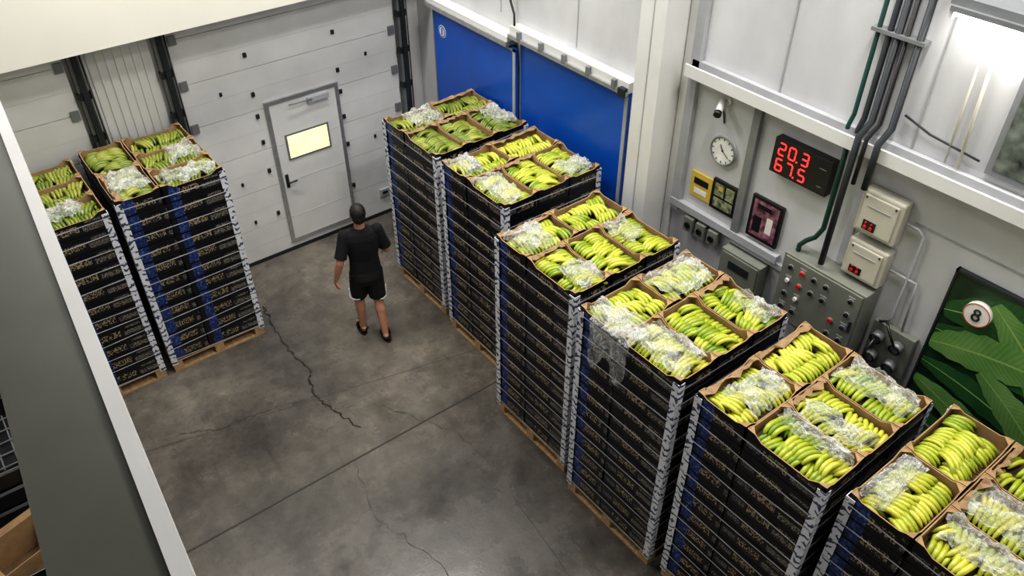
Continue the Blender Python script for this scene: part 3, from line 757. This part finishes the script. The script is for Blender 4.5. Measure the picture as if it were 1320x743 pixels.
shL,shR=Vector((-0.175,0.0,1.40)),Vector((0.175,0.0,1.40))
elL,elR=Vector((-0.265,-0.07,1.13)),Vector((0.255,0.00,1.13))
wrL,wrR=Vector((-0.325,-0.01,0.88)),Vector((0.245,0.20,1.02))
b=MB()
b.loft([(0,0,0.84,0.12,0.095),(0,0,0.92,0.155,0.11),(0,0,1.02,0.14,0.095),(0,0.005,1.12,0.132,0.090),(0,0.005,1.25,0.155,0.105),(0,0,1.36,0.165,0.10),(0,0,1.42,0.14,0.085),(0,0,1.47,0.075,0.06)],'skin')
b.capsule((0,-0.005,1.42),(0,0.015,1.56),0.057,0.053,'skin')
b.ellipsoid((0,0.015,1.635),(0.074,0.092,0.108),'skin'); b.ellipsoid((0,0.045,1.575),(0.052,0.055,0.055),'skin')
b.capsule((0,0.10,1.64),(0,0.122,1.61),0.009,0.014,'skin',8)
for s_ in (-1,1):
    b.ellipsoid((s_*0.076,0.005,1.625),(0.010,0.018,0.030),'skin')
    b.capsule((s_*0.015,0.098,1.655),(s_*0.045,0.088,1.657),0.010,0.008,'skin',8)
for sh,el,wr in ((shL,elL,wrL),(shR,elR,wrR)):
    b.capsule(sh,el,0.050,0.040,'skin'); b.capsule(el,el.lerp(wr,0.3),0.039,0.041,'skin'); b.capsule(el.lerp(wr,0.3),wr,0.041,0.026,'skin')
for hp,kn,an in ((hipL,knL,anL),(hipR,knR,anR)):
    b.capsule(hp,kn,0.085,0.055,'skin')
    cf=kn.lerp(an,0.3)+Vector((0,-0.018,0))
    b.capsule(kn,cf,0.052,0.059,'skin'); b.capsule(cf,an,0.057,0.036,'skin')
for an,sx in ((anL,-0.010),(anR,0.014)):
    b.capsule(an,an+Vector((sx,0.09,-0.028)),0.036,0.030,'skin'); b.capsule(an+Vector((0,0,-0.005)),an+Vector((0,-0.035,-0.022)),0.034,0.030,'skin')
    b.capsule(an+Vector((sx-0.012,0.09,-0.030)),an+Vector((sx*1.6-0.016,0.145,-0.036)),0.024,0.018,'skin'); b.capsule(an+Vector((sx+0.012,0.09,-0.030)),an+Vector((sx*1.6+0.018,0.135,-0.037)),0.024,0.017,'skin')
    for k in range(5):
        xx=-0.028+k*0.014; b.capsule(an+Vector((sx*1.6+xx,0.145,-0.040)),an+Vector((sx*1.8+xx*1.1,0.172-abs(k-(1 if sx<0 else 3))*0.006,-0.042)),0.010,0.008,'skin',8)
hand(b,wrL,(wrL-elL)+Vector((0.02,0.03,0)),(1,0.2,0),1)
hand(b,wrR,(wrR-elR),(-1,0,-0.2),-1)
o=b.obj("body",me_); remesh(o,0.0055,4)
b=MB()
b.loft([(0,-0.005,0.90,0.168,0.124),(0,-0.005,0.98,0.166,0.120),(0,0,1.10,0.155,0.113),(0,0,1.25,0.176,0.124),(0,0,1.36,0.186,0.118),(0,0,1.42,0.160,0.10),(0,0,1.465,0.088,0.072),(0,0,1.478,0.074,0.066)],'cloth')
for sh,el in ((shL,elL),(shR,elR)):
    d=el-sh; b.capsule(sh-d.normalized()*0.01,sh+d*0.2,0.064,0.062,'cloth'); b.tube([sh,sh+d*0.4,sh+d*0.84],[0.063,0.062,0.066],18,'cloth')
o=b.obj("t_shirt",me_); remesh(o,0.0075,5)
b=MB()
b.loft([(0,0,0.78,0.145,0.112),(0,-0.012,0.86,0.176,0.132),(0,-0.008,0.93,0.170,0.126),(0,0,1.02,0.150,0.108)],'cloth2')
for hp,kn,an in ((hipL,knL,anL),(hipR,knR,anR)):
    d=kn-hp; b.tube([hp+Vector((0,-0.01,0.0)),hp+d*0.4,hp+d*0.90],[0.096,0.095,0.096],20,'cloth2')
o=b.obj("shorts",me_); remesh(o,0.0075,5)
b=MB()
for hp,kn,sg in ((hipL,knL,-1),(hipR,knR,1)):
    p=hp+(kn-hp)*0.87
    b.tube([p+Vector((sg*0.085,-0.045,-0.005)),p+Vector((sg*0.093,-0.035,0.05)),p+Vector((sg*0.098,-0.015,0.12))],0.007,6,'trimw')
    pts=[]
    for k in range(9):
        a=(-1.5+k*0.25); pts.append(p+Vector((sg*0.098*cos(a),0.098*sin(a)-0.002,-0.006)))
    b.tube(pts,0.007,6,'trimw')
b.obj("shorts_trim",me_)
b=MB(); b.ellipsoid((0,-0.004,1.658),(0.082,0.094,0.098),'hair'); b.ellipsoid((0,-0.035,1.61),(0.070,0.062,0.075),'hair'); 
o=b.obj("hair",me_); remesh(o,0.006,4)
b=MB()
for s_ in (-1,1):
    b.ellipsoid((s_*0.030,0.094,1.64),(0.012,0.008,0.008),'paper'); b.ellipsoid((s_*0.030,0.100,1.64),(0.005,0.004,0.005),'black')
    b.capsule((s_*0.016,0.106,1.662),(s_*0.045,0.094,1.663),0.004,0.003,'hair',6)
b.capsule((-0.020,0.099,1.575),(0.020,0.099,1.575),0.006,0.006,'red',8); b.obj("eyes_brows_mouth",me_)
for nm,an,sx in (("left_sandal",anL,-0.010),("right_sandal",anR,0.014)):
    b=MB(); x,y=an.x+sx,an.y
    b.loft([(x,y+0.060,0.0,0.048,0.142),(x,y+0.060,0.012,0.051,0.145),(x,y+0.060,0.024,0.049,0.142)],'black')
    for yy,rr,zz in ((0.10,0.043,0.055),(0.055,0.042,0.075)):
        pts=[(x+rr*1.05*cos(a),y+yy,0.018+zz*sin(a)) for a in [pi*k/8 for k in range(9)]]
        b.tube(pts,0.014,8,'black')
    pts=[(an.x+0.042*cos(a),y-0.025+(-0.045)*sin(a),0.075) for a in [pi*k/8 for k in range(9)]]
    b.tube(pts,0.009,6,'black')
    b.obj(nm,me_)

# ------------------------------------------------------------------ ceiling lights
def fixture(x,y,en,rz=0,z=CEIL-0.25):
    e=empty("fluorescent_ceiling_light",(x,y,z),rz)
    b=MB(); b.box(-0.8,0.8,-0.14,0.14,0.03,0.10,'white'); b.cyl((-0.6,0,0.1),(-0.6,0,0.249),0.008,'galv',8); b.cyl((0.6,0,0.1),(0.6,0,0.249),0.008,'galv',8); b.obj("housing",e)
    b=MB()
    for yy in (-0.07,0.07): b.cyl((-0.76,yy,0.01),(0.76,yy,0.01),0.015,'lamp',10)
    b.obj("tubes",e)
    l=bpy.data.lights.new("light",'AREA'); l.shape='RECTANGLE'; l.size=1.5; l.size_y=0.3; l.energy=en; l.color=(1.0,0.97,0.925)
    o=bpy.data.objects.new("light",l); COL.objects.link(o); o.parent=e; o.location=(0,0,-0.03)
for x,y,en in ((1.2,7.0,120),(3.6,6.8,105),(2.2,4.8,45),(4.1,4.4,80),(4.1,2.0,120),(3.9,-0.3,70)):
    fixture(x,y,en)
w=bpy.data.worlds.new("world"); bpy.context.scene.world=w; w.use_nodes=True
w.node_tree.nodes["Background"].inputs[0].default_value=(0.6,0.65,0.7,1); w.node_tree.nodes["Background"].inputs[1].default_value=0.3

# ------------------------------------------------------------------ camera
F=Vector((0.4774,0.6132,-0.6293)).normalized();R=Vector((0.7891,-0.6143,0)).normalized();U=R.cross(F).normalized()
cd=bpy.data.cameras.new("camera");c=bpy.data.objects.new("camera",cd);COL.objects.link(c)
cd.sensor_width=36;cd.lens=36*1051/1320;cd.clip_start=0.05
c.matrix_world=Matrix.Translation((0,0,6.25))@Matrix((R,U,-F)).transposed().to_4x4()
bpy.context.scene.camera=c
bpy.context.scene.view_settings.view_transform='Standard'
try: bpy.context.scene.view_settings.look='Medium High Contrast'
except Exception: pass
